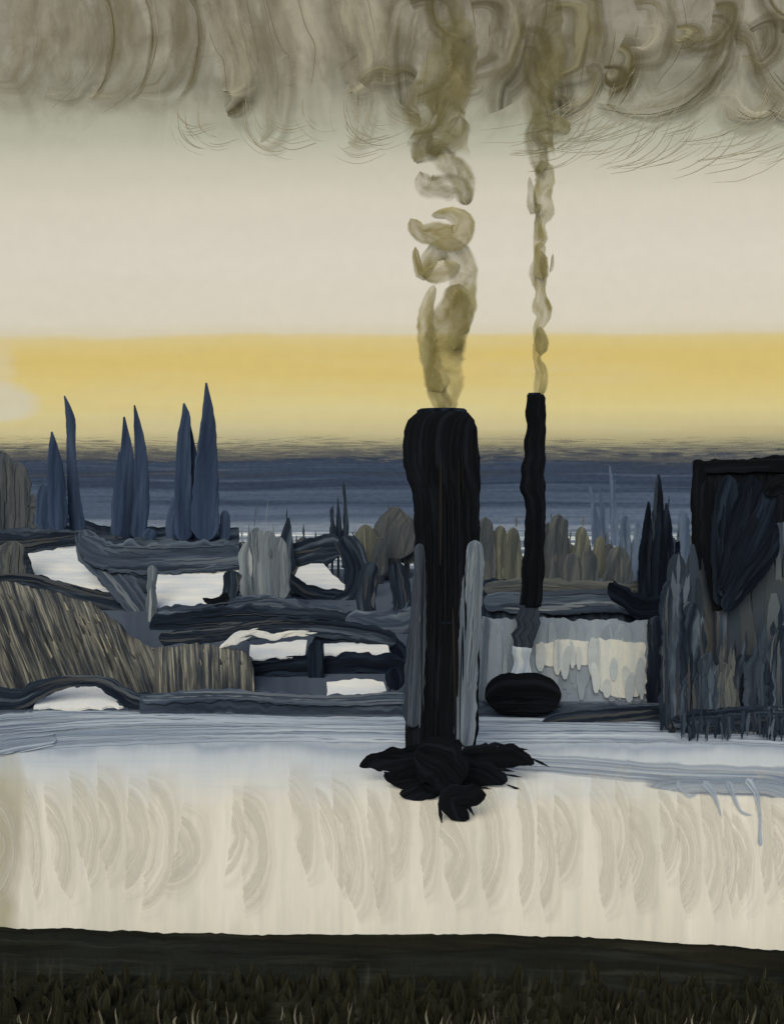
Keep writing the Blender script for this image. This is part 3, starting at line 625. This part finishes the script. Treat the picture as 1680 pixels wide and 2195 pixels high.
for q,(pts,m) in enumerate((([(1540,1310,26),(1532,1200,52),(1522,1090,54),(1512,1030,24)],'black'),([(1545,1300,30),(1552,1180,60),(1560,1080,64),(1560,1018,30)],'navydk'),
          ([(1548,1280,30),(1580,1180,62),(1605,1080,64),(1608,1020,30)],'navydk'),([(1552,1270,30),(1600,1190,60),(1635,1110,56),(1648,1040,30)],'navydk'),
          ([(1552,1310,30),(1600,1240,50),(1645,1180,48),(1660,1120,16)],'navydk'),([(1640,1060,34),(1668,1040,40),(1700,1040,40)],'black'))):
    mb=MB(); tube(mb,pts,119.8-q*.3,jit=.1,fleck=0,ratio=.03,hairs=5,hw=(3,9)); mb.build('branch',M[m],t)
cg='slate coloured conifers before the tower'
cs=[(1440,1240,50,'slatedk'),(1478,1290,60,'slatedk'),(1512,1400,56,'annex'),(1548,1420,60,'olivemid'),(1592,1400,70,'slatedk'),(1632,1380,70,'annex'),(1678,1340,70,'slatedk'),(1730,1300,80,'slatedk')]
cl_=['slate conifer, leftmost of the row standing before the tower','slate conifer second from the left, before the tower corner','short slate conifer third from the left before the annex','shortest, grey olive conifer of the row, fourth from the left','dark slate conifer right of the fan tree trunk','slate conifer, second from the right edge','slate conifer cut by the right edge','slate conifer just beyond the right edge of the view']
for (x,t_,w,m),l in zip(cs,cl_):
    yb=random.uniform(1564,1584); D=gD(yb)
    tree([(x,yb-6,w*.95),(x+2,1500,w*1.1),(x,t_+60,w),(x+3,t_,w*.5)],D,m,l,name='conifer_tree',group=cg,fleck=24,fl=70,fw=14,jit=.16,ratio=.03)
mb=MB(); tube(mb,[(1440,1545,20),(1500,1550,50),(1580,1540,50),(1680,1535,44),(1780,1540,40)],gD(1576),jit=.2,fleck=60,fl=20,fw=5,seg=18,ratio=.06)
vstreaks(mb,1450,1760,1520,1590,gD(1590),70,w=(3,9),l=(25,55),mi=0)
tag(mb.build('hedge',M['slatedk'],loc=P(1580,1572,gD(1576))),'ragged dark hedge along the snow below the conifers','hedge')
# ---------------------------------------------------------------- houses on the left
def house(label,poly,Df,Db,wall='slatedk',strokes=(),group='snow roofed houses'):
    pp=densify(poly,12,2.4); top=roofpoly(pp,Df,Db); c=sum((p.x for p in top))/len(top)
    t=thing('house',label,'house',Vector((c,Df,0)),group)
    mb=MB(); solid(mb,[p for p in top],[p-Vector((0,0,.3)) for p in top]); mb.build('roof',M['snow'],t,smooth=False)
    mb=MB(); raw=roofpoly(poly,Df,Db); cy=sum(p.y for p in raw)/len(raw); cx=sum(p.x for p in raw)/len(raw)
    ins=[Vector((cx+(p.x-cx)*.97,cy+(p.y-cy)*.97,max(p.z-.32,.1))) for p in raw]
    solid(mb,ins,[Vector((p.x,p.y,-.05)) for p in ins]); mb.build('wall',M[wall],t,smooth=False)
    for q,(nm,m,pts,dd,*k) in enumerate(strokes):
        mb=MB(); tube(mb,pts,Df-dd-q*.11,jit=.24,ratio=.025,seg=12,fleck=(k[0] if k else 14)//3,fl=50,fw=6,jf=.03); mb.build(nm,M[m],t)
    return t
house('snow roofed house at far left below the leftmost poplars',[(60,1186),(164,1170),(196,1226),(238,1272),(80,1242)],215,230,strokes=(
  ('ridge_beam','slatedk',[(-60,1165,46),(40,1165,42),(100,1158,30),(180,1150,26)],-13),
  ('eave','slatedk',[(-60,1262,40),(40,1246,34),(120,1262,32),(220,1292,44),(300,1310,50)],1),
  ('gable_wall','olivemid',[(30,1160,60),(25,1215,60),(25,1260,50)],.5),
  ('gable_wall','slate',[(180,1135,44),(195,1185,60),(235,1225,54),(280,1280,54),(325,1345,38)],2,30)))
house('snow roofed house in the middle left, right of the pale post',[(335,1232),(514,1222),(508,1262),(470,1292),(336,1308)],200,214,strokes=(
  ('ridge_beam','slate',[(175,1150,40),(215,1188,64),(300,1196,64),(400,1196,64),(515,1190,58)],-12,40),
  ('gable_wall','slatelt',[(326,1212,24),(324,1300,22),(322,1388,20)],1.5,10),
  ('gable_wall','slatedk',[(496,1222,34),(496,1270,36),(492,1320,34)],1,10),
  ('dormer','black',[(434,1282,6),(450,1290,14),(478,1286,24),(486,1270,8)],1,0),
  ('eave','slate',[(330,1330,56),(420,1322,56),(520,1306,56),(600,1302,54),(660,1325,60),(740,1325,64)],.8,60)))
house('small snow roofed house with a slanting roof, left of the two bent trees',[(640,1216),(686,1202),(750,1266),(690,1262),(622,1244)],232,244,strokes=(
  ('eave','slatedk',[(612,1236,24),(660,1268,30),(730,1284,34),(770,1290,40)],1,20),
  ('ridge_beam','slatedk',[(605,1190,44),(650,1186,54),(700,1175,64),(735,1172,54)],-11,20),
  ('gable_wall','slatedk',[(735,1150,44),(764,1215,56),(752,1280,40),(700,1300,30)],1.5,20),))
house('low snow roofed house in the middle, left of the dark post',[(536,1382),(658,1372),(654,1404),(534,1414)],148,154,strokes=(
  ('wall_band','navydk',[(530,1440,44),(600,1432,50),(680,1428,46)],1.5,10),
  ('wall_band','slatedk',[(530,1478,46),(600,1474,46),(680,1474,46)],1.8,10),
  ('corner_post','navydk',[(678,1372,30),(676,1430,34),(680,1500,30)],2.2,6),
  ('eave','slatedk',[(340,1368,30),(460,1362,32),(580,1345,38),(700,1348,38),(800,1362,38),(850,1378,38)],-7,30)))
house('low snow roofed house with an arched dark eave, just left of the wide chimney',[(694,1380),(780,1372),(832,1384),(838,1416),(770,1402),(695,1402)],150,156,strokes=(
  ('arch','navydk',[(670,1375,20),(740,1366,20),(810,1366,24),(856,1395,34),(866,1450,34)],-5,6),
  ('wall_band','navydk',[(690,1432,50),(760,1426,50),(880,1438,48)],1.5,10)))
house('lowest snow roofed shed between dark beams, left of the wide chimney',[(700,1462),(760,1454),(822,1462),(828,1480),(770,1490),(700,1492)],130,134,strokes=(
  ('wall_band','slatedk',[(690,1510,32),(780,1506,28),(880,1500,38)],1,8),
  ('corner_post','navydk',[(845,1430,40),(850,1480,46)],.5,4)))
house('low shed under thick snow at lower left',[(92,1470),(180,1466),(246,1478),(292,1512),(180,1518),(72,1516)],125.5,134,wall='slate')
mb=MB(); tube(mb,[(470,1390,6),(500,1372,16),(540,1356,12),(580,1366,18),(620,1358,10),(656,1358,12)],143,jit=.4,ratio=.2,fleck=14,fl=40,fw=6)
tag(mb.build('snow_drift',M['snow'],loc=P(560,gy(143),143)),'thin ragged snow drift on the eave above the middle house','snow drift')
for pts,l in (([(800,1350,44),(785,1300,38),(788,1250,44),(797,1205,36)],'dark bent tree, left of the pair beside the wide chimney'),
              ([(835,1350,50),(862,1300,44),(856,1250,42),(846,1205,32)],'dark bent tree, right of the pair beside the wide chimney')):
    tree(pts,185,'slatedk',l,name='bent_tree',group='pair of bent trees',fleck=10)
mb=MB(); tube(mb,[(740,1330,50),(800,1340,56),(870,1335,60),(890,1300,44)],184,jit=.15,fleck=12,fl=40,ratio=.04)
tag(mb.build('hedge',M['slate'],loc=P(810,gy(184),184)),'slate grey hedge under the pair of bent trees','hedge')
mb=MB(); tube(mb,[(320,1345,50),(500,1330,60),(620,1335,66),(760,1345,66),(880,1350,50)],188,jit=.15,fleck=20,fl=60,ratio=.04); tube(mb,[(480,1400,80),(700,1395,80),(880,1390,70)],189,jit=.1,ratio=.04)
tag(mb.build('hedge',M['slatedk'],loc=P(690,gy(188),188)),'long dark hedge across the middle of the town','hedge')
# hillock of scrub
def hillock(name,top,D,dep,m,n=110):
    mb=MB(); ids=[]; rows=14
    def ip(tb,x):
        for a,b in zip(tb,tb[1:]):
            if a[0]<=x<=b[0]:
                t=(x-a[0])/(b[0]-a[0]); t=t*t*(3-2*t); return a[1]+(b[1]-a[1])*t
        return tb[-1][1]
    x0,x1=top[0][0],top[-1][0]
    for i in range(n+1):
        x=x0+(x1-x0)*i/n; yt=ip(top,x)+5*noise.noise((x*.08,0,0))+4*noise.noise((x*.3,0,0)); r=[]
        for k in range(rows+1):
            t=k/rows; y=gy(D)+2+(yt-gy(D)-2)*math.sin(t*math.pi/2); d=D+dep*(1-math.cos(t*math.pi/2))
            lean=.36 if x<330 else .05
            p=P(x,y,d); p.y+=.5*noise.noise((x*.03,t*5,2)); r.append(mb.add(p,(y/100,(x-lean*y)/100)))
        p=P(x,yt,D+dep); r.append(mb.add((p.x,D+dep+8,0),(0,x/100))); ids.append(r)
    for a,b in zip(ids,ids[1:]):
        for k in range(rows+1): mb.face(a[k],b[k],b[k+1],a[k+1])
    for _ in range(420):
        x=random.uniform(x0,x1); yt=ip(top,x); y=random.uniform(yt+2,gy(D)-10); t=math.asin(max(0,min(1,(gy(D)+2-y)/(gy(D)+2-yt+1e-3))))/(math.pi/2); d=D+dep*(1-math.cos(t*math.pi/2))-random.uniform(.7,1.3)
        l=random.uniform(50,130); w=random.uniform(2,6); a=math.radians(random.uniform(68,74) if x<330 else random.uniform(84,94)); dx,dy=math.cos(a)*l,math.sin(a)*l
        if y+dy>gy(D)-2: continue
        mi=random.choice([1,1,1,2])
        last=None; cu=random.random()*60
        for i in range(7):
            tt=i/6; e=w/2*math.sin(math.pi*(tt*.94+.03))**.5; xx=x+dx*tt+6*math.sin(tt*2); yy=y+dy*tt
            q=[mb.add(P(xx-e,yy,d),(cu+tt*.4,0)),mb.add(P(xx+e,yy,d),(cu+tt*.4,w/40))]
            if last: mb.face(last[0],last[1],q[1],q[0],mi=mi)
            last=q
    o=mb.build(name,m); o['kind']='structure'
M['scrubdk']=mat('scrub_dark',[(0,'2b2e34'),(1,'424441')],island=.25); M['scrublt']=mat('scrub_pale',[(0,'7d7a6e'),(1,'a8a494')],island=.25)
hillock('hillock',[(-700,1230),(-100,1236),(0,1244),(90,1262),(190,1290),(250,1330),(285,1368),(330,1388),(430,1380),(528,1395),(545,1440)],136,10,[M['hillock'],M['scrubdk'],M['scrublt']])
mb=MB(); tube(mb,[(-60,1490,60),(30,1500,46),(80,1480,40),(140,1462,28),(220,1464,28),(280,1500,44),(340,1520,44),(368,1538,18)],126.5,jit=.2,fleck=20,fl=26,ratio=.06)
tag(mb.build('hedge',M['slatedk'],loc=P(150,gy(126.5),126.5)),'dark hedge arching over the snowy shed at lower left','hedge')
M['quay']=mat('quay_stone',[(0,'2a3240'),(.5,'3c4656'),(1,'5c6776')],sc=(5,.35,1),streak=('868f9b',.6,.85,(14,.25,1),.4),island=0)
t=thing('quay_wall','long low dark stone wall behind the icy track','wall',P(850,gy(124),124))
mb=MB(); block(mb,300,1450,[(300,1492),(430,1478),(560,1484),(700,1492),(860,1486),(1030,1506),(1450,1510)],124,2,jit=4); mb.build('wall',[M['quay'],M['quay']],t,smooth=False)
mb=MB(); tube(mb,[(305,1500,24),(480,1492,24),(700,1502,22),(870,1496,26),(1040,1512,14)],123.8,jit=.3,ratio=.04,seg=10,fleck=8,fl=50); mb.build('coping',M['slate'],t)
mb=MB(); tube(mb,[(1160,1555,12),(1200,1545,36),(1300,1535,34),(1440,1520,22)],120,jit=.15,fleck=8,fl=40,ratio=.06)
tag(mb.build('hedge',M['slatedk'],loc=P(1300,gy(120),120)),'low dark hedge below the pale shed','hedge')
# ---------------------------------------------------------------- light and camera
w=bpy.data.worlds.new("World"); bpy.context.scene.world=w; w.use_nodes=True; nt=w.node_tree; nt.nodes.clear()
s=nt.nodes.new('ShaderNodeTexSky'); s.sky_type='NISHITA'; s.sun_disc=False; s.sun_elevation=math.radians(30); s.sun_rotation=math.radians(190)
b=nt.nodes.new('ShaderNodeBackground'); b.inputs[1].default_value=.09; o=nt.nodes.new('ShaderNodeOutputWorld'); nt.links.new(s.outputs[0],b.inputs[0]); nt.links.new(b.outputs[0],o.inputs[0])
L=bpy.data.lights.new('sun','SUN'); L.energy=2.0; L.angle=math.radians(40); L.color=(1,.94,.84); lo=bpy.data.objects.new('sun',L); C.objects.link(lo)
el=math.radians(30); az=math.radians(10)
d=Vector((-math.sin(az)*math.cos(el),-math.cos(az)*math.cos(el),math.sin(el)))
lo.rotation_euler=d.to_track_quat('Z','Y').to_euler()
cam=bpy.data.cameras.new('camera'); co=bpy.data.objects.new('camera',cam); C.objects.link(co); co.location=(0,0,H); co.rotation_euler=(math.pi/2,0,0)
cam.sensor_fit='HORIZONTAL'; cam.sensor_width=36; cam.lens=36*f/1680; cam.shift_y=-(2195/2-YH)/1680; cam.clip_end=20000; cam.clip_start=.5
bpy.context.scene.camera=co
bpy.context.scene.view_settings.view_transform='Standard'; bpy.context.scene.view_settings.look='None'
